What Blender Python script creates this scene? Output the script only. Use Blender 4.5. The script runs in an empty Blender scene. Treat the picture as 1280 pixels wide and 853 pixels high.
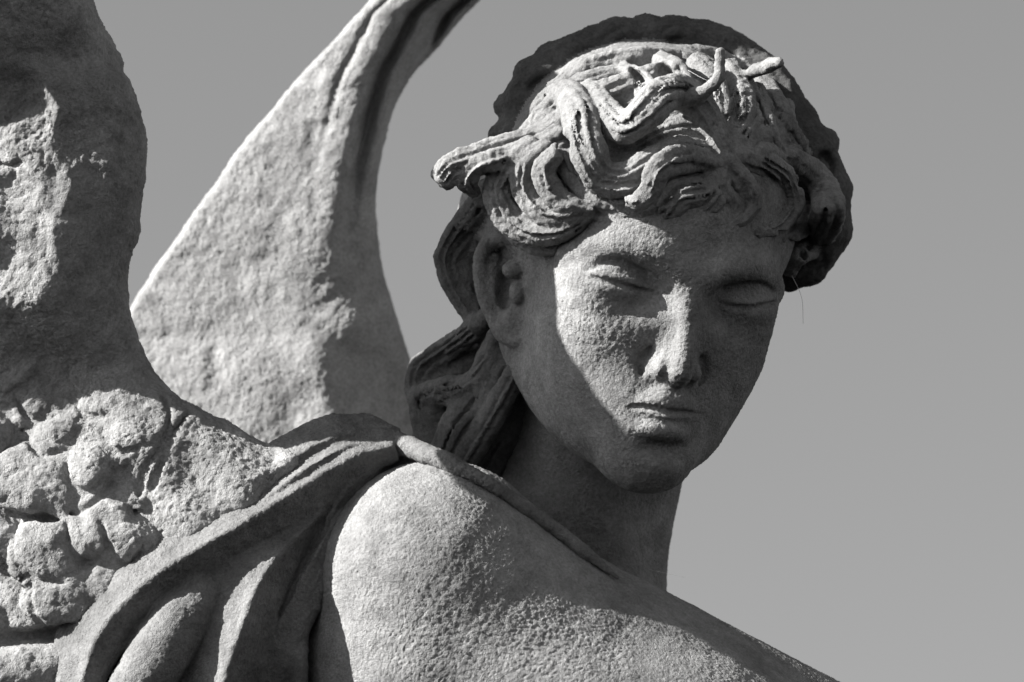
import bpy, math, random
import numpy as np
from mathutils import Vector, Matrix

VOX = 0.0225          # carving resolution in units (1 unit = 5 cm)
PARTS = 'all'

# ------------------------------------------------------------------ scale and frames
S = 0.05             # metres per carving unit
DIST = 80.0          # camera distance in carving units
PITCH = math.radians(20)
AIM = Vector((0.0, 0.0, 3.1))                      # the point the camera looks at: the statue stands high
FWD = Vector((0, math.cos(PITCH), math.sin(PITCH)))
UPV = Vector((0, -math.sin(PITCH), math.cos(PITCH)))
RGT = Vector((1, 0, 0))
def to_world_dir(u, v, w): return RGT * u + UPV * v - FWD * w

sc = bpy.context.scene
# ------------------------------------------------------------------ camera
cam = bpy.data.cameras.new('camera')
camo = bpy.data.objects.new('camera', cam)
sc.collection.objects.link(camo)
cam.sensor_width = 36.0
cam.lens = 36.0 * DIST / 12.8
cam.clip_start = 0.1
cam.clip_end = 6000
camo.location = AIM - FWD * DIST * S
camo.rotation_euler = (-FWD).to_track_quat('Z', 'Y').to_euler()
cam.dof.use_dof = True
cam.dof.focus_distance = (DIST - 1.8) * S
cam.dof.aperture_fstop = 8.0
sc.camera = camo

# ------------------------------------------------------------------ sun and sky
SUN_VIEW = Vector((-0.80, 0.52, 0.10)).normalized()
sd = to_world_dir(*SUN_VIEW).normalized()          # towards the sun
elev = math.asin(sd.z)
az = math.atan2(sd.x, sd.y)
sun = bpy.data.lights.new('sun', 'SUN')
sun.energy = 5.0
sun.angle = math.radians(0.4)
sun.color = (1.0, 0.985, 0.96)
suno = bpy.data.objects.new('sun', sun)
sc.collection.objects.link(suno)
suno.rotation_euler = sd.to_track_quat('Z', 'Y').to_euler()

world = bpy.data.worlds.new('World')
sc.world = world
world.use_nodes = True
wn = world.node_tree.nodes; wl = world.node_tree.links
wn.clear()
wo = wn.new('ShaderNodeOutputWorld'); bg = wn.new('ShaderNodeBackground')
sky = wn.new('ShaderNodeTexSky'); sky.sky_type = 'NISHITA'
sky.sun_disc = False
sky.sun_elevation = elev
sky.sun_rotation = az
bw = wn.new('ShaderNodeRGBToBW')                   # the photograph is monochrome
bg.inputs['Strength'].default_value = 0.052
wl.new(sky.outputs[0], bw.inputs[0]); wl.new(bw.outputs[0], bg.inputs['Color']); wl.new(bg.outputs[0], wo.inputs[0])

sc.view_settings.view_transform = 'Standard'
sc.view_settings.look = 'None'
sc.view_settings.exposure = 1.62
sc.view_settings.gamma = 1.0
sc.view_settings.use_curve_mapping = False

# ------------------------------------------------------------------ materials
def stone(name, dark, light, grain=0.5, speck=0.25, scale=1.0, stains=0.72):
    m = bpy.data.materials.new(name); m.use_nodes = True
    n = m.node_tree.nodes; l = m.node_tree.links
    b = n['Principled BSDF']
    b.inputs['Roughness'].default_value = 0.92
    b.inputs['Specular IOR Level'].default_value = 0.15
    tc = n.new('ShaderNodeTexCoord')
    def noise(sc_, det, rough=0.6):
        t = n.new('ShaderNodeTexNoise'); t.inputs['Scale'].default_value = sc_ * scale
        t.inputs['Detail'].default_value = det; t.inputs['Roughness'].default_value = rough
        l.new(tc.outputs['Object'], t.inputs['Vector']); return t
    def ramp(src, a, b_, ca, cb):
        r = n.new('ShaderNodeValToRGB'); r.color_ramp.elements[0].position = a; r.color_ramp.elements[1].position = b_
        r.color_ramp.elements[0].color = (ca, ca, ca, 1); r.color_ramp.elements[1].color = (cb, cb, cb, 1)
        l.new(src, r.inputs[0]); return r
    def mix(kind, f, a, b_):
        x = n.new('ShaderNodeMix'); x.data_type = 'RGBA'; x.blend_type = kind
        if isinstance(f, float): x.inputs[0].default_value = f
        else: l.new(f, x.inputs[0])
        l.new(a, x.inputs[6]); l.new(b_, x.inputs[7]); return x
    patches = ramp(noise(14, 6, 0.62).outputs['Fac'], 0.32, 0.68, dark, light)
    blot = ramp(noise(60, 5, 0.7).outputs['Fac'], 0.3, 0.7, 0.72, 1.12)
    grains = ramp(noise(520, 3, 0.7).outputs['Fac'], 0.34, 0.62, 1.0 - speck, 1.08)
    c1 = mix('MULTIPLY', 1.0, patches.outputs[0], blot.outputs[0])
    c2 = mix('MULTIPLY', 1.0, c1.outputs[2], grains.outputs[0])
    stain = ramp(noise(38, 7, 0.72).outputs['Fac'], 0.54, 0.66, 1.0, stains)
    c3 = mix('MULTIPLY', 1.0, c2.outputs[2], stain.outputs[0])
    l.new(c3.outputs[2], b.inputs['Base Color'])
    # sandy, pitted surface
    h1 = noise(620, 3, 0.75); h2 = noise(150, 3, 0.6)
    worn = ramp(noise(26, 4, 0.65).outputs['Fac'], 0.36, 0.62, 0.45, 1.25)
    mw = n.new('ShaderNodeMath'); mw.operation = 'MULTIPLY'
    l.new(h1.outputs['Fac'], mw.inputs[0]); l.new(worn.outputs[0], mw.inputs[1])
    mb = n.new('ShaderNodeMath'); mb.operation = 'MULTIPLY_ADD'; mb.inputs[1].default_value = 0.4
    l.new(h2.outputs['Fac'], mb.inputs[0]); l.new(mw.outputs[0], mb.inputs[2])
    bu = n.new('ShaderNodeBump'); bu.inputs['Strength'].default_value = grain; bu.inputs['Distance'].default_value = 0.0019
    l.new(mb.outputs[0], bu.inputs['Height']); l.new(bu.outputs[0], b.inputs['Normal'])
    return m
M_BODY = stone('weathered_sandstone', 0.21, 0.325, 0.8)
M_HAIR = stone('weathered_sandstone_hair', 0.185, 0.32, 0.7)
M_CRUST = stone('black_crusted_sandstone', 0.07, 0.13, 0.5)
M_WING = stone('weathered_sandstone_wing', 0.24, 0.37, 0.85)
M_FAR = stone('pale_sandstone_wing', 0.28, 0.34, 0.55, 0.25, 1.0, 0.85)
M_NAPE = stone('shade_toned_sandstone_hair', 0.10, 0.19, 0.7)  # darker copy of the hair stone: deep shade at the nape put into colour
M_CLOTH = stone('weathered_sandstone_cloth', 0.14, 0.235, 0.85)
M_WEB = bpy.data.materials.new('cobweb_silk'); M_WEB.use_nodes = True
M_WEB.node_tree.nodes['Principled BSDF'].inputs['Base Color'].default_value = (0.8, 0.8, 0.8, 1)

# ------------------------------------------------------------------ carving toolkit (signed distance fields)
def P(px, py, w=0.0):
    """photo pixel (1280x853) at depth w (towards the viewer) -> carving coordinates u, v, w"""
    k = (DIST - w) / DIST
    return np.array([(px - 640) / 100 * k, (426.5 - py) / 100 * k, w], dtype=np.float64)

def smin(a, b, k):
    if k <= 0: return np.minimum(a, b)
    h = np.clip(0.5 + 0.5 * (b - a) / k, 0, 1)
    return b + (a - b) * h - k * h * (1 - h)
def smax(a, b, k): return -smin(-a, -b, k)

def catmull(pts, n=6):
    pts = np.asarray(pts, dtype=np.float64)
    if len(pts) < 3:
        t = np.linspace(0, 1, n + 1)[:, None]
        return pts[0] * (1 - t) + pts[-1] * t
    q = np.vstack([2 * pts[0] - pts[1], pts, 2 * pts[-1] - pts[-2]])
    out = []
    for i in range(len(pts) - 1):
        p0, p1, p2, p3 = q[i], q[i + 1], q[i + 2], q[i + 3]
        for t in np.arange(n) / n:
            out.append(0.5 * ((2 * p1) + (p2 - p0) * t + (2 * p0 - 5 * p1 + 4 * p2 - p3) * t * t + (3 * p1 - p0 - 3 * p2 + p3) * t ** 3))
    out.append(pts[-1])
    return np.array(out)

class Field:
    def __init__(s, lo, hi, h):
        s.lo = np.array(lo, float); s.h = h
        s.n = np.ceil((np.array(hi) - s.lo) / h).astype(int) + 1
        s.ax = [(s.lo[i] + h * np.arange(s.n[i])).astype(np.float32) for i in range(3)]
        s.D = np.full(s.n, 9.0, np.float32)
        s.L = np.zeros(s.n, np.int16)
    def box(s, lo, hi):
        a = np.clip(np.floor((np.asarray(lo) - s.lo) / s.h).astype(int), 0, s.n)
        b = np.clip(np.ceil((np.asarray(hi) - s.lo) / s.h).astype(int) + 1, 0, s.n)
        if np.any(b <= a): return None, None
        sl = tuple(slice(a[i], b[i]) for i in range(3))
        return sl, np.meshgrid(*[s.ax[i][sl[i]] for i in range(3)], indexing='ij', sparse=True)
    def put(s, sl, d, k, lab, sub):
        D = s.D[sl]
        if sub:
            s.D[sl] = smax(D, -d, k)
        else:
            if lab is not None:
                Lv = s.L[sl]; Lv[d < D] = lab
            s.D[sl] = smin(D, d, k)
    def ell(s, c, r, R=None, k=0.0, lab=None, sub=False, cut=None):
        c = np.asarray(c, float); r = np.asarray(r, float)
        if R is None: R = np.eye(3)
        ext = np.sqrt(((R * r[None, :]) ** 2).sum(1)) + k + 0.15
        sl, g = s.box(c - ext, c + ext)
        if sl is None: return
        x, y, z = g[0] - c[0], g[1] - c[1], g[2] - c[2]
        q = [x * R[0, i] + y * R[1, i] + z * R[2, i] for i in range(3)]
        k0 = np.sqrt(sum((q[i] / r[i]) ** 2 for i in range(3)))
        k1 = np.sqrt(sum((q[i] / r[i] ** 2) ** 2 for i in range(3))) + 1e-6
        d = (k0 * (k0 - 1) / k1)
        if cut is not None:                         # keep the side of a local plane: (normal, offset, k)
            nn, off, kk = cut
            d = smax(d, sum(q[i] * nn[i] for i in range(3)) - off, kk)
        s.put(sl, d.astype(np.float32), k, lab, sub)
    def tube(s, pts, rad, k=0.0, lab=None, sub=False, n=5, smooth=True):
        pts = np.asarray(pts, float); rad = np.asarray(rad, float)
        if rad.ndim == 0: rad = np.full(len(pts), float(rad))
        pr = np.hstack([pts, rad[:, None]])
        if smooth: pr = catmull(pr, n)
        m = pr[:, 3].max() + k + 0.12
        sl, g = s.box(pr[:, :3].min(0) - m, pr[:, :3].max(0) + m)
        if sl is None: return
        d = np.full([g[0].shape[0], g[1].shape[1], g[2].shape[2]], 9.0, np.float32)
        o = np.array([x.start for x in sl])
        for i in range(len(pr) - 1):
            a, b = pr[i, :3], pr[i + 1, :3]; ra, rb = max(pr[i, 3], .004), max(pr[i + 1, 3], .004)
            mm = max(ra, rb) + k + 0.12
            sl2, g2 = s.box(np.minimum(a, b) - mm, np.maximum(a, b) + mm)
            if sl2 is None: continue
            ba = b - a; L2 = (ba ** 2).sum() + 1e-9
            x, y, z = g2[0] - a[0], g2[1] - a[1], g2[2] - a[2]
            h = np.clip((x * ba[0] + y * ba[1] + z * ba[2]) / L2, 0, 1)
            dd = np.sqrt((x - h * ba[0]) ** 2 + (y - h * ba[1]) ** 2 + (z - h * ba[2]) ** 2) - (ra + (rb - ra) * h)
            loc = tuple(slice(sl2[j].start - o[j], sl2[j].stop - o[j]) for j in range(3))
            d[loc] = np.minimum(d[loc], dd.astype(np.float32))
        s.put(sl, d, k, lab, sub)
    def front(s, px, py, default=0.0):
        """depth w of the front surface met along the line of sight of a photo pixel"""
        ws = s.ax[2][::-1]
        k = (DIST - ws) / DIST
        iu = np.clip(np.round(((px - 640) / 100 * k - s.lo[0]) / s.h).astype(int), 0, s.n[0] - 1)
        iv = np.clip(np.round(((426.5 - py) / 100 * k - s.lo[1]) / s.h).astype(int), 0, s.n[1] - 1)
        iw = np.arange(s.n[2])[::-1]
        line = s.D[iu, iv, iw]
        hit = np.nonzero(line < 0)[0]
        if len(hit): return float(ws[hit[0]])
        return float(ws[np.argmin(line)]) if default is None else default
    def mesh(s):
        """surface nets"""
        D = s.D; n = np.array(D.shape)
        I = (D < 0)
        c = np.zeros(n - 1, np.uint8)
        for dx in (0, 1):
            for dy in (0, 1):
                for dz in (0, 1):
                    c += I[dx:n[0] - 1 + dx, dy:n[1] - 1 + dy, dz:n[2] - 1 + dz]
        act = np.argwhere((c > 0) & (c < 8))
        idx = np.full(n - 1, -1, np.int32)
        idx[act[:, 0], act[:, 1], act[:, 2]] = np.arange(len(act), dtype=np.int32)
        acc = np.zeros((len(act), 3)); cnt = np.zeros(len(act))
        corner = [(x, y, z) for x in (0, 1) for y in (0, 1) for z in (0, 1)]
        V = {o: D[act[:, 0] + o[0], act[:, 1] + o[1], act[:, 2] + o[2]].astype(np.float64) for o in corner}
        for o in corner:
            for a in range(3):
                if o[a]: continue
                e = list(o); e[a] = 1; e = tuple(e)
                va, vb = V[o], V[e]
                m = (va < 0) != (vb < 0)
                t = np.where(m, va / np.where(m, va - vb, 1), 0)
                p = np.array(o, float)[None, :].repeat(len(act), 0); p[:, a] += t
                acc[m] += p[m]; cnt += m
        verts = s.lo + s.h * (act + acc / cnt[:, None])
        lab = s.L[act[:, 0], act[:, 1], act[:, 2]]
        faces = []
        for a in range(3):
            b1, b2 = (a + 1) % 3, (a + 2) % 3
            sa = [slice(None)] * 3; sb = [slice(None)] * 3
            sa[a] = slice(0, n[a] - 1); sb[a] = slice(1, n[a])
            A, B = I[tuple(sa)], I[tuple(sb)]
            ed = np.argwhere(A != B)
            ok = (ed[:, b1] > 0) & (ed[:, b2] > 0) & (ed[:, b1] < n[b1] - 1) & (ed[:, b2] < n[b2] - 1)
            ed = ed[ok]
            fl = A[ed[:, 0], ed[:, 1], ed[:, 2]]
            q = []
            for d1, d2 in ((1, 1), (0, 1), (0, 0), (1, 0)):
                e = ed.copy(); e[:, b1] -= d1; e[:, b2] -= d2
                q.append(idx[e[:, 0], e[:, 1], e[:, 2]])
            q = np.stack(q, 1)
            q[~fl] = q[~fl][:, ::-1]
            faces.append(q[:, ::-1])
        F = np.vstack(faces)
        F = F[(F >= 0).all(1)]
        return verts, F[:, ::-1], lab

_rng = np.random.RandomState(7)
_tab = _rng.rand(64, 64, 64).astype(np.float32)
def vnoise(p, f):
    q = p * f + 31.7
    i = np.floor(q).astype(int); t = q - i; t = t * t * (3 - 2 * t)
    r = 0
    for dx in (0, 1):
        for dy in (0, 1):
            for dz in (0, 1):
                w = (t[:, 0] if dx else 1 - t[:, 0]) * (t[:, 1] if dy else 1 - t[:, 1]) * (t[:, 2] if dz else 1 - t[:, 2])
                r = r + w * _tab[(i[:, 0] + dx) & 63, (i[:, 1] + dy) & 63, (i[:, 2] + dz) & 63]
    return r * 2 - 1

def vertex_normals(v, f):
    a = v[f[:, 2]] - v[f[:, 0]]; b = v[f[:, 3]] - v[f[:, 1]]
    nrm = np.cross(a, b)
    out = np.zeros_like(v)
    for j in range(4):
        for ax in range(3):
            out[:, ax] += np.bincount(f[:, j], weights=nrm[:, ax], minlength=len(v))
    return out / (np.linalg.norm(out, axis=1)[:, None] + 1e-12)

def weather(v, f, amps):
    """erosion: push the carved surface in and out along its normals with real relief"""
    n = vertex_normals(v, f)
    d = 0
    for fr, am, kind in amps:
        x = vnoise(v, fr)
        if kind == 'grain': x = np.random.RandomState(int(fr)).normal(0, 1, len(v)).clip(-2, 2) * (0.75 + 0.5 * vnoise(v, 1.3)) 
        if kind == 'pit': x = -np.clip(x - 0.35, 0, 1) * 2
        d = d + am * x
    return v + n * d[:, None]

MW = np.array([[RGT.x, UPV.x, -FWD.x], [RGT.y, UPV.y, -FWD.y], [RGT.z, UPV.z, -FWD.z]])
def world_pts(v): return (v @ MW.T) * S + np.array(AIM)[None, :]

BASE = Vector((-0.12, 0.10, 2.60))
root = bpy.data.objects.new('angel_statue', None)
sc.collection.objects.link(root)
root.location = BASE
root['label'] = 'weathered grey stone angel statue looking down over its bare shoulder'
root['category'] = 'statue'

def link_mesh(name, v, f, nrm, mat, parent, label=None):
    me = bpy.data.meshes.new(name)
    me.vertices.add(len(v)); me.vertices.foreach_set('co', np.ascontiguousarray(v, dtype=np.float32).ravel())
    me.loops.add(f.size); me.loops.foreach_set('vertex_index', np.ascontiguousarray(f, dtype=np.int32).ravel())
    me.polygons.add(len(f)); me.polygons.foreach_set('loop_start', np.arange(0, f.size, 4, dtype=np.int32))
    me.update(calc_edges=True)
    me.polygons.foreach_set('use_smooth', np.ones(len(f), dtype=bool))
    if nrm is not None: me.normals_split_custom_set_from_vertices(nrm.astype(np.float32).tolist())
    me.materials.append(mat)
    o = bpy.data.objects.new(name, me)
    sc.collection.objects.link(o)
    o.parent = parent
    if label: o['label'] = label
    return o

def publish(field, name, mat, amps, parent=None, names=None, labels=None, mats=None):
    """the carved field becomes one mesh, or one mesh per carved piece when the pieces carry labels"""
    v, f, lab = field.mesh()
    v = weather(v, f, amps)
    n = vertex_normals(v, f)
    vw = world_pts(v) - np.array(BASE)[None, :]
    nw = n @ MW.T
    parent = parent or root
    if names is None:
        return link_mesh(name, vw, f, None, mat, parent)
    fl = lab[f[:, 0]].copy()
    for li in sorted(set(fl.tolist())):
        ids = np.nonzero(fl == li)[0]
        if len(ids) < 2: continue
        used, inv = np.unique(f[ids], return_inverse=True); inv = inv.reshape(-1, 4)
        comp = np.arange(len(used))
        while True:
            m = comp[inv].min(1); c2 = comp.copy()
            np.minimum.at(c2, inv.ravel(), np.repeat(m, 4)); c2 = c2[c2]
            if (c2 == comp).all(): break
            comp = c2
        fc = comp[inv[:, 0]]; u, cnt = np.unique(fc, return_counts=True)
        for c in u[np.argsort(cnt)[:-1]]:
            sel = ids[fc == c]
            touch = np.zeros(len(v), bool); touch[f[sel].ravel()] = True
            nb = np.nonzero(touch[f].any(1) & (fl != li))[0]
            if len(nb) and len(sel) < 4000: fl[sel] = np.bincount(fl[nb]).argmax()
    main = None
    for li in sorted(set(fl.tolist()) | {0}):
        ff = f[fl == li]
        if li and len(ff) < 12: continue
        used = np.unique(ff)
        remap = np.zeros(len(v), np.int32); remap[used] = np.arange(len(used))
        o = link_mesh(name if li == 0 else names[li], vw[used], remap[ff], nw[used], (mats or {}).get(li, mat), parent if li == 0 else main,
                      (labels or {}).get(li))
        if li == 0: main = o
    return main

def rotm(ax, deg):
    a = math.radians(deg); c, s_ = math.cos(a), math.sin(a)
    return {'x': np.array([[1, 0, 0], [0, c, -s_], [0, s_, c]]), 'y': np.array([[c, 0, s_], [0, 1, 0], [-s_, 0, c]]),
            'z': np.array([[c, -s_, 0], [s_, c, 0], [0, 0, 1]])}[ax]

# ------------------------------------------------------------------ the head: local frame x across, y up, z out of the face
RH = rotm('z', -10) @ rotm('y', 18) @ rotm('x', 2)
HC = P(788, 334, 0.0)
def H(x, y, z): return HC + RH @ np.array([x, y, z], float)

CARVED = {}
#@@BODY
def build_body():
    F = Field((-2.6, -5.4, -3.2), (4.9, 4.1, 3.6), VOX)
    def he(c, r, k=0.0, sub=False, rx=0, ry=0, rz=0, cut=None):
        F.ell(H(*c), r, RH @ rotm('z', rz) @ rotm('y', ry) @ rotm('x', rx), k, None, sub, cut)
    def ht(pts, rad, k=0.0, sub=False):
        F.tube([H(*p) for p in pts], rad, k, None, sub)
    # skull and face masses
    he((0, 0.75, -0.15), (1.88, 1.98, 2.42))
    he((0, 0.75, 0.75), (1.62, 1.3, 1.68), 0.3)
    he((0, -0.45, 0.55), (1.41, 2.00, 1.84), 0.4)
    for s in (-1, 1):
        ht([(s * 1.14, -1.10, 0.1), (s * 0.74, -1.78, 1.05), (s * 0.22, -2.13, 1.72)], [0.38, 0.40, 0.40], 0.45)
        he((s * 0.82, -0.72, 1.42), (0.54, 0.74, 0.60), 0.55)
        he((s * 0.48, -1.45, 1.40), (0.52, 0.62, 0.56), 0.45)
    he((0, -2.18, 1.92), (0.46, 0.40, 0.42), 0.35)
    he((0, -1.55, 1.72), (0.70, 0.56, 0.62), 0.4)
    # eye sockets, brows
    for s in (-1, 1):
        he((s * 0.74, -0.17, 2.45), (0.50, 0.29, 0.46), 0.30, True, ry=s * 22)
        ht([(s * 0.16, 0.10, 2.34), (s * 0.48, 0.27, 2.28), (s * 0.93, 0.30, 2.04), (s * 1.36, 0.06, 1.57)], [0.11, 0.135, 0.14, 0.09], 0.26)
    # straight nose
    ht([(0, 0.35, 2.22), (0, 0.0, 2.32), (0, -0.50, 2.46), (0, -0.92, 2.60), (0, -1.08, 2.60)], [0.17, 0.13, 0.105, 0.11, 0.125], 0.15)
    ht([(0, -0.15, 1.98), (0, -0.60, 2.18), (0, -1.02, 2.32)], [0.22, 0.23, 0.25], 0.14)
    for s in (-1, 1):
        he((s * 0.185, -1.09, 2.31), (0.115, 0.14, 0.24), 0.07, ry=s * 15)
    ht([(0, -1.15, 2.53), (0, -1.24, 2.25)], [0.10, 0.10], 0.12)
    for s in (-1, 1):
        ht([(s * 0.34, -0.90, 2.26), (s * 0.41, -1.08, 2.22), (s * 0.35, -1.26, 2.20)], [0.02, 0.035, 0.02], 0.12, True)
    # lowered lids, almost closed
    for s in (-1, 1):
        he((s * 0.78, -0.24, 1.60), (0.58, 0.42, 0.53), 0.18)
        he((s * 0.78, -0.17, 1.64), (0.60, 0.40, 0.56), 0.03, rx=14, cut=((0, -1, 0.0), 0.12, 0.03))
        he((s * 0.78, -0.47, 1.67), (0.54, 0.20, 0.43), 0.12)
    # lips
    ht([(-0.45, -1.66, 2.05), (-0.26, -1.54, 2.25), (-0.09, -1.465, 2.34), (0, -1.485, 2.36), (0.09, -1.465, 2.34), (0.26, -1.54, 2.25), (0.45, -1.66, 2.05)],
       [0.05, 0.13, 0.16, 0.155, 0.16, 0.13, 0.05], 0.07)
    ht([(-0.24, -1.62, 2.26), (0, -1.60, 2.38), (0.24, -1.62, 2.26)], [0.09, 0.11, 0.09], 0.06)
    ht([(-0.38, -1.76, 2.07), (-0.17, -1.85, 2.26), (0, -1.87, 2.30), (0.17, -1.85, 2.26), (0.38, -1.76, 2.07)], [0.06, 0.155, 0.18, 0.155, 0.06], 0.07)
    he((0, -2.06, 2.46), (0.32, 0.08, 0.19), 0.22, True)
    # lines of the lids and the mouth, cut along the finished surface
    def cut_line(pix, r, k, dep=0.0):
        F.tube([P(x, y, F.front(x, y, None) + dep) for x, y in pix], r, k, None, True)
    for pix in ([(737, 341), (755, 344), (780, 350), (804, 357), (822, 363)], [(900, 372), (917, 378), (938, 380), (957, 376), (969, 371)]):
        F.tube([P(x, y, F.front(x, y, None) - .01) for x, y in pix], [.02, .04, .045, .04, .02], 0.035)
    cut_line([(732, 345), (752, 350), (778, 357), (803, 364), (824, 368)], [.012, .04, .045, .04, .012], 0.02, .01)
    cut_line([(898, 378), (915, 384), (938, 386), (958, 382), (970, 377)], [.012, .04, .045, .04, .012], 0.02, .01)
    cut_line([(736, 336), (758, 328), (784, 328), (810, 340)], [.01, .025, .025, .01], 0.08)
    cut_line([(905, 360), (925, 354), (948, 356), (966, 364)], [.01, .025, .025, .01], 0.08)
    cut_line([(787, 509), (803, 509), (824, 513), (842, 517), (860, 517), (881, 520)], [.02, .042, .05, .05, .042, .02], 0.025, .015)
    # ear on the viewer's side
    def pe(px, py, w): return P(px, py, w + 0.36)
    F.tube([pe(648, 312, .42), pe(632, 300, .40), pe(613, 303, .30), pe(602, 325, .25), pe(603, 362, .25), pe(614, 395, .35), pe(628, 418, .45), pe(645, 426, .55)],
           [.06, .09, .10, .10, .09, .08, .10, .10], 0.05)
    F.ell(pe(642, 405, .42), (.20, .24, .16), None, 0.08)
    F.tube([pe(618, 322, .25), pe(614, 350, .25), pe(622, 382, .3), pe(636, 396, .4)], [.07, .08, .07, .07], 0.05)
    F.ell(pe(632, 360, .10), (.30, .52, .22), None, 0.06)
    F.ell(pe(633, 358, .40), (.13, .30, .22), rotm('z', -8), 0.06, None, True)
    F.ell(pe(647, 366, .52), (.10, .15, .14), None, 0.05)
    F.ell(pe(645, 336, .55), (.17, .12, .13), rotm('z', 12), 0.04)
    # neck
    F.tube([P(752, 450, -0.75), P(738, 560, -0.95), P(712, 680, -1.05), P(690, 800, -1.1)], [1.25, 1.22, 1.26, 1.45], 0.22)
    F.tube([P(672, 440, -0.1), P(715, 560, -0.10), P(770, 690, 0.0), P(800, 780, -0.1)], [0.22, 0.26, 0.24, 0.2], 0.35)
    # bare shoulder, upper arm, chest
    F.tube([P(546, 731, 1.15), P(640, 800, 1.2), P(800, 895, 0.7), P(1000, 1010, 0.0)], [1.53, 1.42, 1.52, 1.62], 0.06)
    F.tube([P(560, 860, 1.30), P(720, 900, 1.52), P(880, 968, 1.50), P(980, 1035, 0.8)], [1.45, 1.45, 1.45, 1.3], 0.35)
    F.tube([P(546, 745, 1.15), P(534, 860, 1.1), P(520, 1000, 1.0)], [1.46, 1.60, 1.45], 0.25)
    F.tube([P(500, 690, 0.5), P(455, 800, 0.55), P(430, 960, 0.5)], [0.85, 1.05, 1.1], 0.35)
    F.tube([P(600, 900, 0.0), P(760, 960, -0.6)], [1.9, 2.0], 0.4)
    CARVED['body'] = F
    return publish(F, 'body', M_BODY, [(2.2, 0.006, 'n'), (6.0, 0.003, 'n'), (16, 0.003, 'n'), (11, 0.0054, 'grain')])

#@@HAIR
def locks_of(F, spec, cap):
    """one S-shaped lock = a few strands lying side by side on the skull"""
    for i, L in enumerate(spec):
        lab = L.get('lab', 0)
        pts = []
        for q in L['p']:
            if len(q) == 3 and L.get('abs'): w = q[2]
            else: w = cap.front(q[0], q[1], None) + L.get('lift', 0.05) + (q[2] if len(q) == 3 else 0)
            pts.append(P(q[0], q[1], w))
        pts = np.array(pts)
        n = len(pts); wd = L['r']
        prof = L.get('prof')
        if prof is None:
            t = np.linspace(0, 1, n); prof = 0.55 + 0.45 * np.sin(np.pi * np.clip(t * 0.9 + 0.1, 0, 1))
        prof = np.asarray(prof, float)
        tan = np.gradient(pts, axis=0); tan /= np.linalg.norm(tan, axis=1)[:, None] + 1e-9
        side = np.cross(tan, np.array([0, 0, 1.0])); side /= np.linalg.norm(side, axis=1)[:, None] + 1e-6
        ns = L.get('n', 4 if wd > .17 else 3)
        for j in range(ns):
            o = (j - (ns - 1) / 2) / max(ns - 1, 1) * 2
            off = side * (o * wd * 0.62 * prof)[:, None]
            off[:, 2] -= abs(o) ** 1.6 * wd * 0.34
            rr = wd * (0.56 if abs(o) < .5 else 0.46) * prof
            F.tube(pts + off, rr, L.get('k', 0.02), lab)
        for j in range(ns - 1 if L.get('g', 1) else 0):
            o = (j + .5 - (ns - 1) / 2) / max(ns - 1, 1) * 2
            off = side * (o * wd * 0.62 * prof)[:, None]
            off[:, 2] += (0.50 - abs(o) ** 1.6 * 0.34) * wd * prof
            F.tube((pts + off)[1:], (0.012 + 0.055 * wd) * np.clip(prof, .4, 1)[1:], 0.03, None, True)
            off2 = side * ((o + .22 * (-1) ** (i + j)) * wd * 0.62 * prof)[:, None]
            off2[:, 2] += (0.54 - abs(o) ** 1.6 * 0.34) * wd * prof
            if n > 4: F.tube((pts + off2)[2:-1], 0.018, 0.02, None, True)

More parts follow.
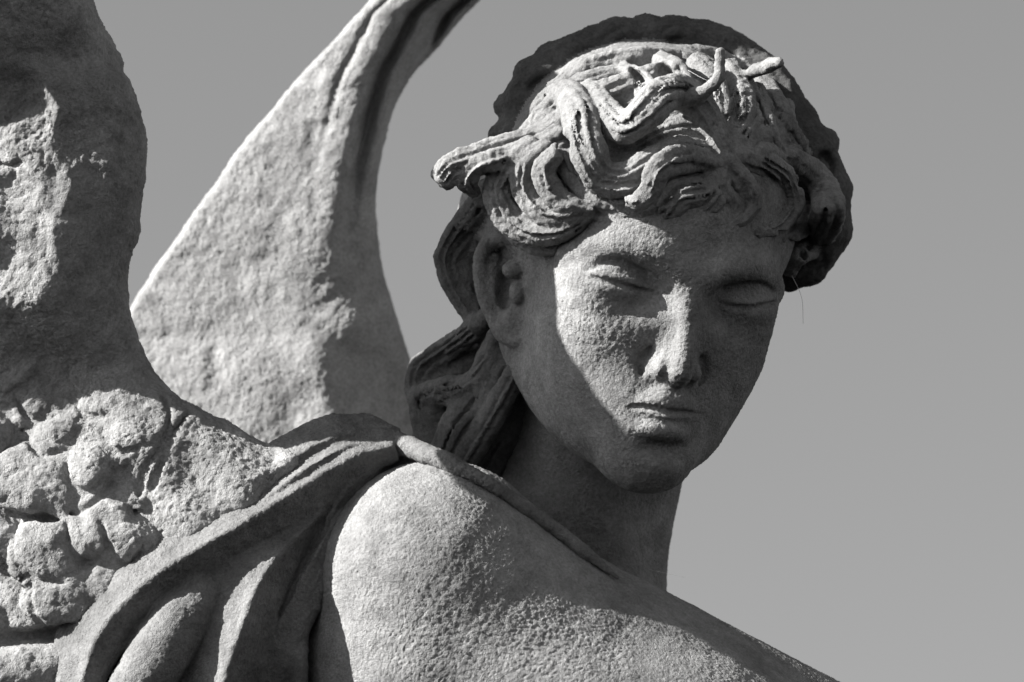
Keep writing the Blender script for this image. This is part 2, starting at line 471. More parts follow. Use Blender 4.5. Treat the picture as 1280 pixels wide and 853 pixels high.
def build_hair():
    lo, hi = (-1.6, -1.7, -3.4), (4.6, 4.3, 3.5)
    F = Field(lo, hi, VOX)
    def he(c, r, k=0.0, sub=False, lab=None, cut=None): F.ell(H(*c), r, RH, k, lab, sub, cut)
    # cap over the skull, open at the face
    he((0, 0.90, -0.15), (1.90, 1.93, 2.42))
    he((0, 0.25, -0.9), (2.00, 1.6, 1.9), 0.3)
    he((0, -0.75, 1.75), (1.62, 1.62, 1.9), 0.15, True)
    cap = Field(lo, hi, 0.07)
    cap.ell(H(0, 0.92, -0.25), (2.02, 2.02, 2.52), RH)
    cap.ell(H(0, 0.25, -0.9), (2.00, 1.6, 1.9), RH, 0.3)
    names, labels, mats = {}, {}, {}
    n_ = [0]
    def new(name, label=None, mat=None):
        n_[0] += 1; names[n_[0]] = name
        if label: labels[n_[0]] = label
        if mat: mats[n_[0]] = mat
        return n_[0]
    # back roll of hair, dark with crust
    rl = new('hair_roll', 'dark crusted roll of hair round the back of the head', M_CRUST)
    roll = [(634, 178, .25), (645, 138, .15), (670, 98, .05), (702, 74, -.1), (738, 58, -.3), (775, 48, -.4), (812, 46, -.45), (850, 46, -.45), (892, 56, -.45),
            (930, 80, -.35), (965, 108, -.15), (990, 145, .0), (1016, 195, .1), (1028, 240, .1), (1030, 290, .05), (1010, 325, -.1), (988, 345, -.25)]
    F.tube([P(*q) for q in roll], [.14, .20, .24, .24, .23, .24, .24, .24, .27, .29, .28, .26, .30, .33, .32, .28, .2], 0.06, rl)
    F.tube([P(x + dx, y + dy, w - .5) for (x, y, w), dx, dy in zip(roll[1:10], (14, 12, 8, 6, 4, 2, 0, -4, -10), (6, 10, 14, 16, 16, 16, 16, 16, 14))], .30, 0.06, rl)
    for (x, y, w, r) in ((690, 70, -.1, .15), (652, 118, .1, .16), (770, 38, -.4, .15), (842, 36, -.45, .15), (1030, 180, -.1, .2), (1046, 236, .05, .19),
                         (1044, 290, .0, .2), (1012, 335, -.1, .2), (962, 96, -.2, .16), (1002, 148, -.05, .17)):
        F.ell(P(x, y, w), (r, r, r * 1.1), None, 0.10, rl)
    rq = catmull(np.array(roll), 4)
    rr_ = random.Random(5)
    i = 2
    while i < len(rq) - 3:
        c = rq[i]; t = rq[i + 1][:2] - rq[i - 1][:2]; t = t / np.linalg.norm(t); nn_ = np.array([t[1], -t[0]])
        wob = rr_.uniform(.7, 1.4); sh = rr_.uniform(0, 17)
        a = c[:2] + nn_ * sh - t * 14; b = c[:2] - nn_ * 14 + t * 16; m_ = (a + b) / 2
        F.tube([P(a[0], a[1], c[2] + .0), P(m_[0], m_[1], c[2] + .14), P(b[0], b[1], c[2] + .15)], [.12 * wob, .13 * wob, .07], 0.07, rl)
        i += rr_.choice((3, 4, 5, 6))
    for off, lift_, ph in ((-9, .20, 0), (1, .25, 1.4), (10, .20, 2.6)):
        st = []
        for i in range(1, len(rq) - 1):
            c = rq[i]; t = rq[i + 1][:2] - rq[i - 1][:2]; t = t / np.linalg.norm(t)
            o_ = off + 5 * math.sin(i * .9 + ph)
            st.append(P(c[0] + t[1] * o_, c[1] - t[0] * o_, c[2] + lift_ + .03 * math.sin(i * .7 + ph)))
        F.tube(np.array(st), .065, 0.03, rl, n=2)
    F.ell(P(1034, 205, .38), (.13, .17, .20), rotm('z', 20), 0.08, None, True)
    fl = new('fillet', 'thin band between the crown and the back roll')
    fil = [(640, 178), (668, 140), (705, 106), (750, 80), (800, 66), (850, 62), (900, 68), (940, 88)]
    F.tube([P(x, y, .45 - .07 * i) for i, (x, y) in enumerate(fil)], [.05, .06, .07, .07, .07, .07, .06, .05], 0.05, fl)
    # crown: long flat locks, with carved hollows
    spec = []
    for p, r in (([(690, 112), (735, 86), (790, 72), (848, 70)], .14), ([(652, 186), (690, 142), (735, 108), (785, 88)], .20), ([(672, 190), (712, 148), (752, 122), (800, 102), (842, 84)], .20),
                 ([(776, 86), (798, 100), (812, 118), (830, 128)], .15), ([(822, 74), (842, 90), (856, 112), (872, 128)], .17),
                 ([(868, 74), (888, 100), (898, 140), (904, 180)], .17), ([(910, 80), (925, 120), (922, 160), (910, 195)], .17),
                 ([(950, 100), (966, 142), (985, 178), (1003, 200)], .22), ([(930, 105), (950, 155), (962, 188), (988, 205)], .18)):
        spec.append(dict(p=p, r=r, lift=0.065, n=5, lab=new('hair_lock')))
    for p, r, l_ in (([(903, 190), (928, 168), (948, 138), (946, 108)], .16, .10), ([(908, 196), (945, 182), (978, 158), (982, 128)], .17, .10), ([(912, 200), (955, 196), (992, 186), (1012, 168)], .16, .10),
                     ([(898, 182), (906, 150), (922, 118), (918, 92)], .13, .08)):
        spec.append(dict(p=p, r=r, lift=l_, k=.012, n=4, lab=new('hair_lock')))
    # big waves over the brow
    for p, r, prof in (
        ([(662, 150, -.22), (684, 124, .04), (708, 118, .30), (723, 140, .52), (729, 170, .58), (739, 198, .50), (754, 222, .36), (786, 224, .26), (816, 206, .20), (852, 190, .15), (892, 192, .05)], .21, [.35, .6, .9, 1, 1, 1, 1, 1, 1, .9, .6]),
        ([(736, 106, .12), (752, 133, .30), (780, 158, .44), (806, 142, .54), (830, 118, .52), (858, 116, .36), (886, 150, .14), (903, 190, .10)], .20, [.6, .8, 1, 1.05, 1, 1, .9, .6]),
        ([(758, 176, -.12), (795, 190, -.10), (832, 172, -.10), (872, 168, -.10), (902, 198, -.1)], .21, [.6, 1, 1, 1, .6]),
        ([(902, 206, .10), (864, 198, .25), (839, 203, .50), (822, 216, .56), (814, 237, .50), (799, 251, .44), (783, 252, .38)], .155, [.6, 1, 1.1, 1, .9, .75, .4]),
        ([(905, 212, .08), (880, 238, .15), (850, 244, .20), (834, 262, .16), (820, 270, .05)], .19, [.6, 1, 1, .9, .4]),
        ([(905, 215, .08), (896, 245, .12), (880, 264, .12), (862, 274, .04)], .14, [.6, 1, .9, .4]),
        ([(668, 160, .10), (690, 195, .15), (706, 232, .10), (735, 257, .06), (775, 268, .08), (810, 266, .10), (838, 258, .06)], .21, [.6, .9, 1, .9, .9, .8, .4]),
        ([(700, 150, .10), (704, 185, .22), (716, 215, .22), (744, 244, .14), (782, 248, .10), (806, 240, .05)], .15, [.6, .9, 1, 1, 1, .5]),
    ):
        spec.append(dict(p=p, r=r, lift=.06, prof=prof, lab=new('hair_lock')))
    # curls on the far temple
    for p, r, lift in (
        ([(905, 205), (900, 235), (912, 258), (898, 272), (880, 276)], .12, .10),
        ([(908, 200), (926, 226), (938, 252), (926, 270), (908, 277)], .13, .12),
        ([(920, 195), (952, 205), (980, 225), (988, 255), (970, 280), (945, 288)], .15, .13),
        ([(950, 190), (992, 205), (1012, 232), (1014, 262), (996, 288), (976, 294)], .14, .12),
        ([(985, 195), (1024, 225), (1036, 262), (1022, 298), (996, 318), (985, 340)], .17, .05),
        ([(960, 170), (1000, 190), (1030, 215)], .15, .05),
    ):
        spec.append(dict(p=p, r=r * 1.15, lift=lift + .10, g=int(p[-1][0] < 970), k=.012, n=4, lab=new('hair_lock')))
    locks_of(F, spec, cap)
    # lock swept back over the ear, with its blunt tip standing clear
    sp = []
    F.ell(P(675, 225, 1.45), (.50, .42, .42), None, 0.1)
    for p, r, prof in (
        ([(712, 150, 1.75), (672, 176, 1.75), (630, 190, 1.85), (590, 201, 1.95), (564, 211, 1.98), (553, 224, 1.9)], .20, [.9, 1, 1, .9, .85, .75]),
        ([(700, 165, 2.0), (660, 190, 1.92), (620, 201, 2.05), (596, 211, 2.05), (583, 227, 1.95), (594, 243, 1.75)], .14, [.8, 1, 1, 1, .9, .5]),
        ([(668, 182, 2.0), (636, 206, 1.98), (624, 238, 1.88), (638, 270, 1.9), (666, 286, 2.0), (702, 284, 2.12), (738, 266, 2.25)], .20, [.7, .9, .9, 1, 1, .9, .4]),
        ([(685, 180, 2.15), (656, 208, 2.08), (655, 238, 2.05), (674, 264, 2.12), (704, 270, 2.2), (738, 264, 2.3)], .14, [.6, 1, 1, 1, .9, .4]),
        ([(700, 185, 2.25), (680, 212, 2.24), (688, 238, 2.24), (708, 255, 2.28), (740, 262, 2.34)], .14, [.6, 1, 1, .9, .4]),
        ([(640, 258, 1.3), (654, 288, 1.55), (688, 298, 1.85), (724, 280, 2.15)], .19, [.7, 1, 1, .6]),
    ):
        sp.append(dict(p=p, r=r, prof=prof, abs=True, lab=new('hair_lock')))
    # curls falling behind the ear on to the nape
    for p, r, prof, k in (
        ([(612, 235, .55), (600, 262, .35), (578, 292, .05), (560, 322, -.1), (566, 352, -.1), (588, 388, 0.0), (600, 405, .1)], .20, [.7, 1, 1, .8, .7, .7, .5], .08),
        ([(640, 250, .3), (618, 285, .1), (604, 330, -.1), (606, 380, -.15), (618, 425, 0.0)], .26, [.8, 1, 1, .9, .7], .12),
        ([(612, 392, .25), (588, 415, .1), (555, 440, -.2), (526, 462, -.45), (522, 490, -.45), (540, 515, -.3)], .18, [.6, .8, .8, .9, .8, .6], .06),
        ([(620, 420, .35), (610, 450, .35), (590, 474, .30), (558, 490, 0.0), (528, 498, -.35), (532, 525, -.4), (545, 555, -.4)], .18, [.6, .8, 1, 1, .8, .9, .8], .08),
        ([(640, 430, .30), (628, 470, .30), (606, 508, .25), (580, 540, .15), (562, 575, .1)], .30, [.7, .9, 1, 1, .9], .12),
        ([(600, 440, -.35), (575, 480, -.45), (560, 530, -.45), (570, 580, -.4)], .40, [.7, 1, 1, 1], .15),
        ([(654, 430, .80), (644, 468, .66), (622, 510, .50), (598, 550, .35), (575, 588, .2)], .15, [.6, .9, 1, 1, 1], .06),
        ([(640, 500, -.1), (610, 545, -.15), (590, 580, -.2)], .35, [1, 1, 1], .1),
        ([(642, 425, .42), (634, 462, .42), (618, 498, .40)], .12, [.5, 1, .5], .06),
    ):
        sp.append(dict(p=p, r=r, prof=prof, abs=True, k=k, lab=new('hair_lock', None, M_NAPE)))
    locks_of(F, sp, cap)
    for c, r, rz in (((592, 338, .22), (.20, .42, .30), 12), ((562, 462, .32), (.34, .16, .32), 25), ((608, 222, 2.15), (.17, .075, .2), 5),
                     ((705, 182, 2.35), (.07, .11, .3), -20)):
        F.ell(P(*c), r, rotm('z', rz), 0.08, None, True)
    for c, r, rz in (((797, 96), (.05, .15, .16), 38), ((833, 92), (.09, .15, .18), 38), ((868, 108), (.10, .09, .14), 0), ((757, 140), (.05, .16, .2), 50)):
        w = cap.front(c[0], c[1], None)
        F.ell(P(c[0], c[1], w + .08), r, rotm('z', rz), 0.05, None, True)
    # chisel lines in the curls of the far temple
    for ln in ([(985, 200), (1022, 232), (1032, 268), (1018, 300), (998, 322)], [(1002, 208), (1038, 242), (1045, 275), (1030, 305)], [(965, 205), (1000, 228), (1008, 258), (992, 284), (972, 292)],
               [(930, 206), (962, 222), (972, 248), (958, 272), (938, 280)], [(958, 112), (976, 150), (998, 182)], [(944, 116), (958, 155), (980, 190)], [(912, 212), (930, 236), (930, 258), (914, 272)],
               [(1010, 310), (1030, 322), (1020, 340)], [(985, 300), (1004, 318), (996, 340)]):
        F.tube([P(x, y, F.front(x, y, None) + .01) for x, y in ln], [.02] + [.042] * (len(ln) - 2) + [.02], 0.03, None, True)
    pa = F.front(858, 126, None); pb = F.front(940, 100, None)
    li = new('broken_prong', 'bent upright stub of a broken prong')
    F.tube([P(840, 132, pa - .05), P(862, 124, pa + .06), P(884, 112, pa + .10), P(898, 98, pa + .14), P(900, 82, pa + .12), P(901, 66, pa + .10)], [.05, .085, .09, .08, .065, .06], 0.05, li)
    li = new('broken_prong', 'short stub of a broken prong pointing to the side')
    F.tube([P(926, 98, pb - .05), P(944, 89, pb + .16), P(960, 83, pb + .34), P(974, 79, pb + .5)], [.06, .075, .085, .06], 0.05, li)
    return publish(F, 'hair', M_HAIR, [(2.6, 0.014, 'n'), (7.0, 0.012, 'n'), (18, 0.010, 'n'), (12, 0.004, 'grain')], None, names, labels, mats)

#@@WING
def poly_sdf(U, V, poly):
    p = np.asarray(poly); d = np.full(np.broadcast(U, V).shape, 1e9); inside = np.zeros(d.shape, bool)
    for i in range(len(p)):
        a, b = p[i], p[(i + 1) % len(p)]
        ex, ey = b - a
        wx, wy = U - a[0], V - a[1]
        h = np.clip((wx * ex + wy * ey) / (ex * ex + ey * ey + 1e-12), 0, 1)
        d = np.minimum(d, (wx - ex * h) ** 2 + (wy - ey * h) ** 2)
        c = ((a[1] > V) != (b[1] > V)) & (U < ex * (V - a[1]) / (ey if abs(ey) > 1e-9 else 1e-9) + a[0])
        inside ^= c
    d = np.sqrt(d)
    return np.where(inside, -d, d)

def slab(F, outline, front, thick, rnd):
    """a carved sheet with the given outline, front surface and rounded rim"""
    U = F.ax[0][:, None].astype(float); V = F.ax[1][None, :].astype(float)
    d2 = poly_sdf(U, V, outline)
    x = 640 + U * 100 + 0 * V; y = 426.5 - V * 100 + 0 * U
    wf = front(x, y, d2)
    gu, gv = np.gradient(wf, F.h); g = np.sqrt(1 + np.clip(gu ** 2 + gv ** 2, 0, 3))
    for k in range(F.n[2]):
        w = F.ax[2][k]
        b = (np.abs(w - (wf - thick / 2)) - thick / 2) / g
        qa, qb = d2 + rnd, b + rnd
        F.D[:, :, k] = np.minimum(np.maximum(qa, qb), 0) + np.sqrt(np.maximum(qa, 0) ** 2 + np.maximum(qb, 0) ** 2) - rnd

def gauss(x, y, cx, cy, sx, sy, ang=0):
    a = math.radians(ang); c, s_ = math.cos(a), math.sin(a)
    dx, dy = x - cx, y - cy
    return np.exp(-((dx * c + dy * s_) / sx) ** 2 - ((-dx * s_ + dy * c) / sy) ** 2)

def outline_of(pix, w, n=5, closed_from=None):
    q = np.array([P(a, b, w)[:2] for a, b in pix])
    return catmull(np.hstack([q, np.zeros((len(q), 1))]), n)[:, :2]

def build_near_wing():
    F = Field((-8.6, -6.0, -1.6), (-2.1, 9.0, 4.6), VOX * 1.15)
    W0 = 1.7
    edge = [(60, -330), (70, -230), (84, -120), (92, -70), (112, 0), (150, 80), (172, 150), (177, 205), (167, 280), (153, 345), (158, 400),
            (182, 460), (215, 495), (268, 524), (330, 555), (378, 572), (345, 640), (262, 700), (190, 745), (140, 810), (110, 1000)]
    out = outline_of(edge, W0)
    out = np.vstack([out, [P(-200, 1000, W0)[:2], P(-200, -330, W0)[:2]]])
    def front(x, y, d2):
        prof = np.interp(y, [-300, -100, 0, 92, 106, 250, 380, 448, 466, 640, 860], [1.80, 1.78, 1.73, 1.60, 1.58, 1.60, 1.71, 1.50, 1.50, 1.95, 2.35])
        for _ in range(1): prof = (np.roll(prof, 3, 1) + prof + np.roll(prof, -3, 1)) / 3
        lup = 1 / (1 + np.exp((y - 372) / 10)) / (1 + np.exp((92 - y) / 6))
        xr = 84 + 9 * np.sin(y * .061) + 7 * np.sin(y * .023 + 2) - .06 * np.clip(y - 230, 0, 200)
        across = np.where(x < xr, 0.0020 * (x - xr) * lup, -0.0022 * (x - xr) - 0.000008 * np.clip(x - xr, 0, 400) ** 2)
        up = 1 / (1 + np.exp((y - 430) / 25))
        ridge = 0.04 * np.exp(-((x - 88 + (y - 100) * .03) / 34.0) ** 2) * up * np.clip((y - 80) / 40, 0, 1)
        low = (1 - up) * np.where(x < 220, 0.0018 * (x - 220), -0.0003 * (x - 220))
        rel = 0.05 * np.sin(x * .031 + y * .017) + 0.03 * np.sin(x * .07 - y * .045 + 1)
        top = -0.0016 * np.clip(x + 5, 0, 400) / (1 + np.exp((y - 90) / 5))
        return prof + across * up + top + 0.34 * gauss(x, y, -60, 268, 80, 54) + 0.25 * gauss(x, y, -190, -5, 45, 48) + 0.05 * gauss(x, y, 30, 190, 14, 30, 20) + 0.05 * gauss(x, y, 62, 240, 12, 34, -15) + ridge + low + rel * (0.5 + 0.5 * (1 - up))  # the two unseen swellings far left are added to shade neck and wing
    slab(F, out, front, 1.2, 0.5)
    # unseen bend added to the wing, shaped to shade cheek, jaw and back hair
    b_ = -0.52
    F.tube([P(-232, -195, 2.8 + b_), P(-205, -195, 2.68 + b_), P(-110, -195, 2.32 + b_), P(-20, -195, 1.92 + b_)], [.8, .8, .8, .75], 0.1)
    F.tube([P(-232, -195, 2.8 + b_), P(-212, -100, 3.10 + b_), P(-228, -30, 3.45 + b_), P(-250, 10, 3.6 + b_)], [.8, .72, .68, .6], 0.1)
    F.tube([P(-228, -20, 3.5 + b_), P(-150, 28, 3.7 + b_), P(-92, 42, 3.85 + b_)], [.5, .45, .40], 0.1)
    F.tube([P(-60, -195, 0.95), P(120, -215, 0.05), P(300, -235, -0.15), P(480, -265, -0.5), P(660, -320, -1.0)], [1.0, .95, .9, .85, .7], 0.3)
    ref = Field(F.lo, F.lo + (F.n - 1) * F.h, F.h); ref.D = F.D.copy()
    names, labels, mats = {}, {}, {}
    # short rounded covert feathers
    tongues = [(66, 596, 82, 52, 12, .20), (62, 690, 56, 48, 55, .24), (88, 746, 62, 46, 10, .26), (148, 672, 34, 52, 75, .20), (30, 838, 60, 34, 0, .24)]
    cov = [(28, 600, 64, 46, 20, .24), (108, 588, 34, 36, 60, .20), (68, 545, 36, 26, 40, .15), (150, 556, 36, 28, 50, .12), (30, 512, 44, 24, 30, .13), (112, 515, 46, 22, 40, .10),
           (64, 625, 26, 40, 20, .20), (150, 690, 30, 38, 80, .26), (46, 682, 40, 46, 50, .26), (98, 672, 26, 52, 70, .24), (128, 640, 22, 40, 70, .18),
           (80, 748, 54, 42, 15, .28), (124, 735, 36, 42, 30, .28), (16, 690, 26, 46, 70, .18), (20, 832, 42, 30, 0, .26), (62, 834, 32, 24, 20, .24),
           (-30, 660, 50, 60, 30, .2), (-40, 560, 60, 40, 30, .2), (-50, 780, 60, 60, 0, .2), (160, 622, 20, 26, 60, .11), (85, 480, 40, 18, 30, .08), (10, 470, 40, 18, 20, .08)]
    for i, (x, y, a, b, ang, h) in enumerate(cov):
        w = ref.front(x, y, None)
        names[i + 1] = 'covert_feather'
        nz = np.array([-.38, .34, 1.0]); nz /= np.linalg.norm(nz)
        ca = math.radians(ang); xa = np.array([math.cos(ca), math.sin(ca), 0.0]); xa -= nz * xa.dot(nz); xa /= np.linalg.norm(xa)
        R = np.stack([xa, np.cross(nz, xa), nz], 1)
        F.ell(P(x, y, w - .06), (a / 100, b / 100, h), R, 0.04, i + 1)
    for i, (x, y, a, b, ang, h) in enumerate(tongues):
        w = ref.front(x, y, None)
        names[100 + i] = 'covert_feather'
        nz = np.array([.06, .36, 1.0]); nz /= np.linalg.norm(nz)
        ca = math.radians(ang); xa = np.array([math.cos(ca), math.sin(ca), 0.0]); xa -= nz * xa.dot(nz); xa /= np.linalg.norm(xa)
        F.ell(P(x, y, w + .02), (a / 100, b / 100, h), np.stack([xa, np.cross(nz, xa), nz], 1), 0.025, 100 + i)
    # hollows worn between the feathers
    for (x, y, a, b, ang, dep) in ((58, 795, 80, 12, 4, .26), (40, 646, 40, 6, -8, .08)):
        w = ref.front(x, y, None)
        F.ell(P(x, y, w + .10), (a / 100, b / 100, dep + .12), rotm('z', ang), 0.06, None, True)
    # curved edges cut round the feather tips
    for arc in ([(-5, 636), (30, 652), (70, 650), (110, 634), (142, 606)], [(24, 652), (16, 690), (40, 722), (82, 730)], [(38, 732), (44, 774), (85, 798), (130, 790), (152, 764)],
                [(84, 656), (88, 690), (108, 708), (130, 692)], [(126, 652), (138, 690), (162, 708), (178, 684)], [(84, 582), (88, 606), (108, 614), (130, 598)],
                [(28, 538), (48, 566), (86, 562)], [(126, 540), (144, 566), (172, 560)], [(-5, 690), (10, 716), (30, 724)], [(20, 500), (40, 525), (72, 520)], [(90, 500), (108, 522), (136, 516)]):
        F.tube([P(x, y, F.front(x, y, None) + .01) for x, y in arc], [.03] + [.055] * (len(arc) - 2) + [.03], 0.035, None, True)
    # weathering cracks
    for pts in ([(205, 498), (212, 525), (200, 560), (180, 590), (170, 640)], [(240, 515), (218, 540), (205, 570), (190, 610)], [(0, 205), (15, 207), (26, 203)]):
        F.tube([P(x, y, ref.front(x, y, None)) for x, y in pts], .035, 0.05, None, True)
    return publish(F, 'wing', M_WING, [(1.6, 0.030, 'n'), (4.0, 0.024, 'n'), (8, 0.013, 'n'), (17, 0.010, 'n'), (13, 0.0068, 'grain')], None, names, labels, mats)

def build_far_wing():
    W0 = -4.0
    F = Field((-6.0, -3.6, -6.8), (2.6, 7.6, -1.8), VOX * 1.25)
    left = [(150, 560), (152, 430), (160, 392), (190, 345), (240, 275), (300, 190), (370, 103), (430, 42), (470, 2), (540, -70), (640, -140), (780, -180)]
    right = [(800, -120), (690, -70), (598, -3), (545, 58), (512, 92), (492, 135), (476, 190), (469, 250), (476, 320), (490, 380), (508, 440), (519, 500), (526, 580), (520, 700)]
    o1 = outline_of(left, W0); o2 = outline_of(right, W0)
    out = np.vstack([o1, o2, [P(150, 700, W0)[:2]]])
    rid = np.array([(560, 398), (480, 412), (420, 425), (300, 408), (200, 425), (130, 441), (80, 456), (0, 498), (-80, 590), (-160, 720)], float)
    def front(x, y, d2):
        o = np.argsort(rid[:, 0]); rx = np.interp(y, rid[o, 0], rid[o, 1])
        s_ = (x - rx) / 100
        lo_ = np.clip((y - 280) / 150, 0, 1)
        ss = np.sqrt(s_ ** 2 + 0.025 + 0.075 * lo_) ; sn = (ss - s_) / 2; sp_ = (ss + s_) / 2
        w = W0 + 1.0 - 0.30 * sn - 0.01 * sn ** 2 - (1.05 - .3 * lo_) * sp_
        up = np.clip((330 - y) / 200, 0, 1)
        # flutes of the long feathers on the shaded side
        w = w - up * (0.30 * np.exp(-((s_ - .14) / .10) ** 2) - 0.20 * np.exp(-((s_ - .34) / .12) ** 2) + 0.34 * np.exp(-((s_ - .56) / .08) ** 2) - .2 * np.exp(-((s_ - .72) / .08) ** 2))
        w = w - 0.05 * np.clip((230 - y) / 150, 0, 1) * np.exp(-((s_ + .38) / .05) ** 2)
        low = np.clip((y - 300) / 120, 0, 1)
        w = w + low * 0.05 * np.sin(x * .055 + 2.0 * np.sin(y * .021)) * np.exp(-((s_) / .6) ** 2) + low * .04 * np.sin(y * .045 + x * .02) * np.exp(-((s_) / .5) ** 2)
        return w
    slab(F, out, front, 1.0, 0.08)
    return publish(F, 'wing', M_FAR, [(1.4, 0.03, 'n'), (3.5, 0.010, 'n'), (8, 0.008, 'n'), (16, 0.006, 'n'), (14, 0.005, 'grain'), (3.0, 0.025, 'pit')])

#@@CLOTH
def build_drapery():
    F = Field((-6.2, -5.6, -0.8), (2.0, -0.9, 3.9), VOX)
    names, labels = {}, {}
    n_ = [0]
    def fold(pts, rad, k=0.06, name='fold', label=None, lab=True):
        li = None
        if lab:
            n_[0] += 1; names[n_[0]] = name; li = n_[0]
            if label: labels[li] = label
        F.tube([P(*q) for q in pts], rad, k, li)
    # backing of the cloth
    fold([(455, 590, .9), (380, 690, .6), (300, 800, .55), (240, 960, .5)], [.3, .5, .75, .9], 0.1, lab=False)
    fold([(380, 620, .9), (280, 720, .9), (180, 850, 1.0), (140, 960, 1.0)], [.25, .5, .7, .7], 0.2, lab=False)
    def perp(pts):
        q = np.array(pts, float); t = np.gradient(q[:, :2], axis=0); t /= np.linalg.norm(t, axis=1)[:, None] + 1e-9
        return q, np.stack([-t[:, 1], t[:, 0]], 1)          # points right of the direction of travel in the photo's frame
    def crease(pts, left, right, r=.05, label=None, prof=None, k=0.03):
        """a fold with a crisp crest and a sloping face on either side: (reach in px, drop, foot radius)"""
        n_[0] += 1; li = n_[0]; names[li] = 'fold'
        if label: labels[li] = label
        q, p = perp(pts)
        prof = np.ones(len(q)) if prof is None else np.array(prof, float)
        F.tube([P(*a) for a in q], r * np.clip(prof, .4, 1), k, li)
        for side, (reach, drop, fr) in ((1, left), (-1, right)):
            m = max(6, int(reach / 2.4))
            for i in range(1, m + 1):
                f = i / m
                c = q.copy(); c[:, :2] += p * (side * reach * f * prof)[:, None]; c[:, 2] -= drop * (f ** 0.9) * prof
                F.tube([P(*a) for a in c], (r + (fr - r) * f) * np.clip(prof, .4, 1), k, li)
    # gathered top folds (travelling down-left: 'left' is the lower right side of the fold)
    crease([(494, 552, 1.0), (455, 546, 1.1), (418, 549, 1.25), (378, 567, 1.45), (338, 594, 1.7), (300, 622, 1.85), (276, 644, 1.9)], (22, .40, .10), (24, .22, .08), .045, prof=[.6, .9, 1, 1, 1, .8, .4])
    fold([(430, 552, .8), (390, 553, .8), (350, 572, .95), (310, 600, 1.2)], [.10, .15, .17, .12], 0.08)
    # the great hem sweeping down over the wing
    hem = [(490, 560, 1.3), (455, 568, 1.46), (420, 584, 1.66), (370, 615, 1.90), (310, 652, 2.12), (250, 686, 2.3), (198, 718, 2.44), (154, 757, 2.52), (122, 800, 2.56), (104, 848, 2.58), (94, 900, 2.58), (88, 960, 2.5)]
    crease(hem, (44, .85, .14), (30, .26, .08), .05, 'thick curved hem of the drapery running down across the wing', [.5, .7, .9, 1, 1, 1, 1, 1, .9, .75, .7, .7])
    # swelling fold inside the hem
    fold([(370, 655, 1.15), (295, 712, 1.70), (250, 752, 2.12), (212, 800, 2.40), (176, 860, 2.52), (150, 940, 2.55)], [.10, .20, .30, .36, .38, .40], 0.10)
    crease([(395, 640, 1.25), (345, 690, 1.42), (290, 752, 1.60), (240, 820, 1.75), (205, 880, 1.8), (180, 950, 1.8)], (10, .5, .12), (50, .05, .25), .06, prof=[.5, .9, 1, 1, 1, 1])
    # twin ridges running down beside the arm
    crease([(462, 580, 1.30), (428, 612, 1.45), (392, 650, 1.70), (352, 690, 2.05), (325, 728, 2.40), (303, 780, 2.62), (288, 825, 2.74), (276, 870, 2.80), (262, 940, 2.8)],
           (38, .42, .12), (30, .55, .12), .04, 'bright ridge of drapery beside the shaded arm', [.4, .6, .75, .85, .9, 1, 1.1, 1.2, 1.2])
    crease([(446, 612, 1.30), (418, 652, 1.60), (388, 705, 1.85), (360, 760, 2.05), (336, 815, 2.15), (318, 870, 2.2), (300, 950, 2.2)], (12, .6, .08), (26, .16, .12), .035, prof=[.4, .8, 1, 1, 1, 1, 1])
    crease([(318, 775, 2.30), (285, 812, 2.42), (252, 850, 2.5), (225, 900, 2.5)], (20, .3, .1), (26, .4, .12), .05, prof=[.4, .8, 1, 1])
    crease([(486, 560, 1.22), (452, 590, 1.42), (420, 632, 1.56), (398, 678, 1.58), (382, 726, 1.5)], (10, .4, .06), (14, .2, .07), .03, prof=[.4, .8, 1, .9, .5])
    crease([(470, 553, 1.14), (430, 561, 1.42), (390, 583, 1.66), (352, 610, 1.84), (322, 634, 1.92)], (10, .3, .06), (10, .15, .06), .03, prof=[.4, .9, 1, .8, .4])
    fold([(398, 690, 1.3), (384, 760, 1.5), (374, 824, 2.05), (374, 880, 2.1), (376, 940, 2.1)], [.06, .07, .11, .12, .12], 0.05)
    fold([(500, 578, .85), (455, 606, .65), (410, 670, .2), (385, 760, .0), (370, 880, .0)], [.2, .35, .4, .4, .4], 0.1, lab=False)
    # shoulder band running along the top of the shoulder to the chest
    B = CARVED['body']
    bn = [(470, 551, 1.0), (498, 555, 1.02)]
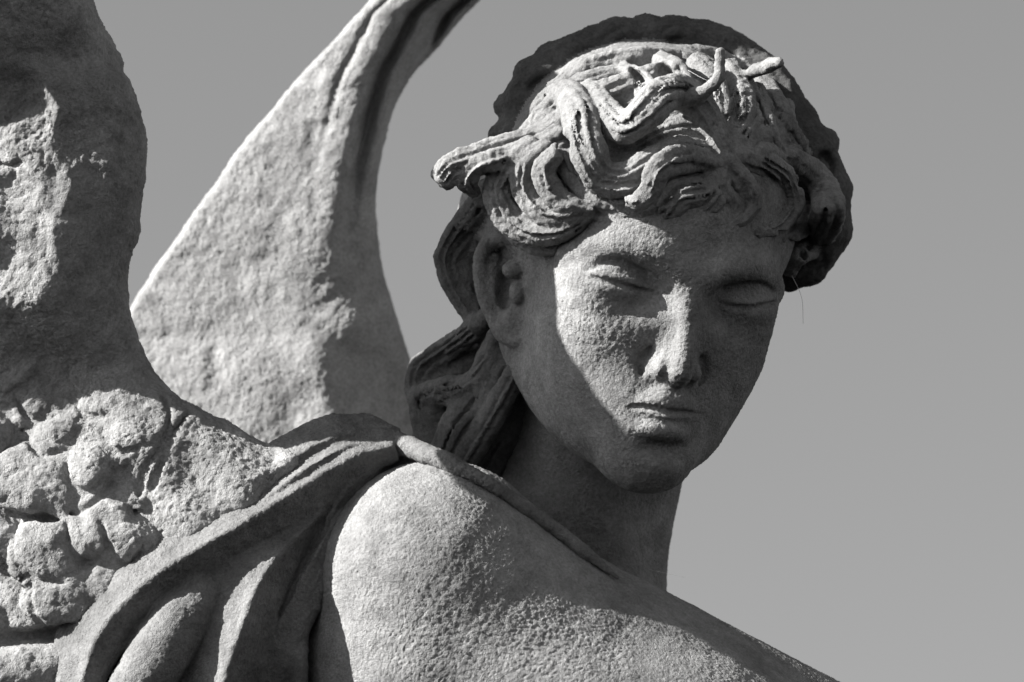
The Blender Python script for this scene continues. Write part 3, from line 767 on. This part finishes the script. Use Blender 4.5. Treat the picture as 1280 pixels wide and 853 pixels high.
    for x, y in ((545, 572), (600, 598), (650, 630), (700, 666), (740, 697), (772, 722)):
        bn.append((x, y, max(B.front(x, y + d, -2) for d in (0, 5, 10)) - .02))
    fold(bn, [.10, .14, .11, .095, .09, .085, .07, .03], 0.05, 'shoulder_band', 'narrow raised band along the top of the shoulder')
    for (x, y, w, r) in ((478, 548, 1.0, .12), (500, 552, .95, .13), (462, 556, 1.05, .10)):
        F.ell(P(x, y, w), (r * 1.2, r * .8, r), rotm('z', -15), 0.05, None)
    return publish(F, 'drapery', M_CLOTH, [(2.0, 0.018, 'n'), (5.0, 0.012, 'n'), (14, 0.009, 'n'), (15, 0.0058, 'grain')], None, names, labels)

#@@WEB
def build_webs():
    spec = [([P(990, 345, .9), P(1002, 372, .9), P(1004, 405, .9)], 'fine cobweb thread hanging beside the far temple curls'),
            ([P(812, 712, .9), P(838, 718, .9), P(856, 722, .9)], 'fine cobweb thread floating out from the front of the neck'),
            ([P(860, 88, 2.2), P(880, 99, 2.35), P(895, 104, 2.42)], 'fine cobweb thread strung from crown hair to the upright prong')]
    for pts, label in spec:
        c = catmull(pts, 8)
        v, f = [], []
        for p in c:
            for a in range(4):
                v.append(p + 0.0026 * np.array([math.cos(a * math.pi / 2), math.sin(a * math.pi / 2) * .3, math.sin(a * math.pi / 2)]))
        for i in range(len(c) - 1):
            for a in range(4):
                f.append((i * 4 + a, i * 4 + (a + 1) % 4, i * 4 + 4 + (a + 1) % 4, i * 4 + 4 + a))
        vw = world_pts(np.array(v))
        o = link_mesh('cobweb_thread', vw, np.array(f), None, M_WEB, None, label)
        o['category'] = 'cobweb'; o['group'] = 'cobweb threads on the statue'

#@@MAIN
if PARTS == 'all' or 'body' in PARTS: build_body()
if PARTS == 'all' or 'hair' in PARTS: build_hair()
if PARTS == 'all' or 'near' in PARTS: build_near_wing()
if PARTS == 'all' or 'far' in PARTS: build_far_wing()
if PARTS == 'all' or 'cloth' in PARTS: build_drapery()
if PARTS == 'all' or 'web' in PARTS: build_webs()
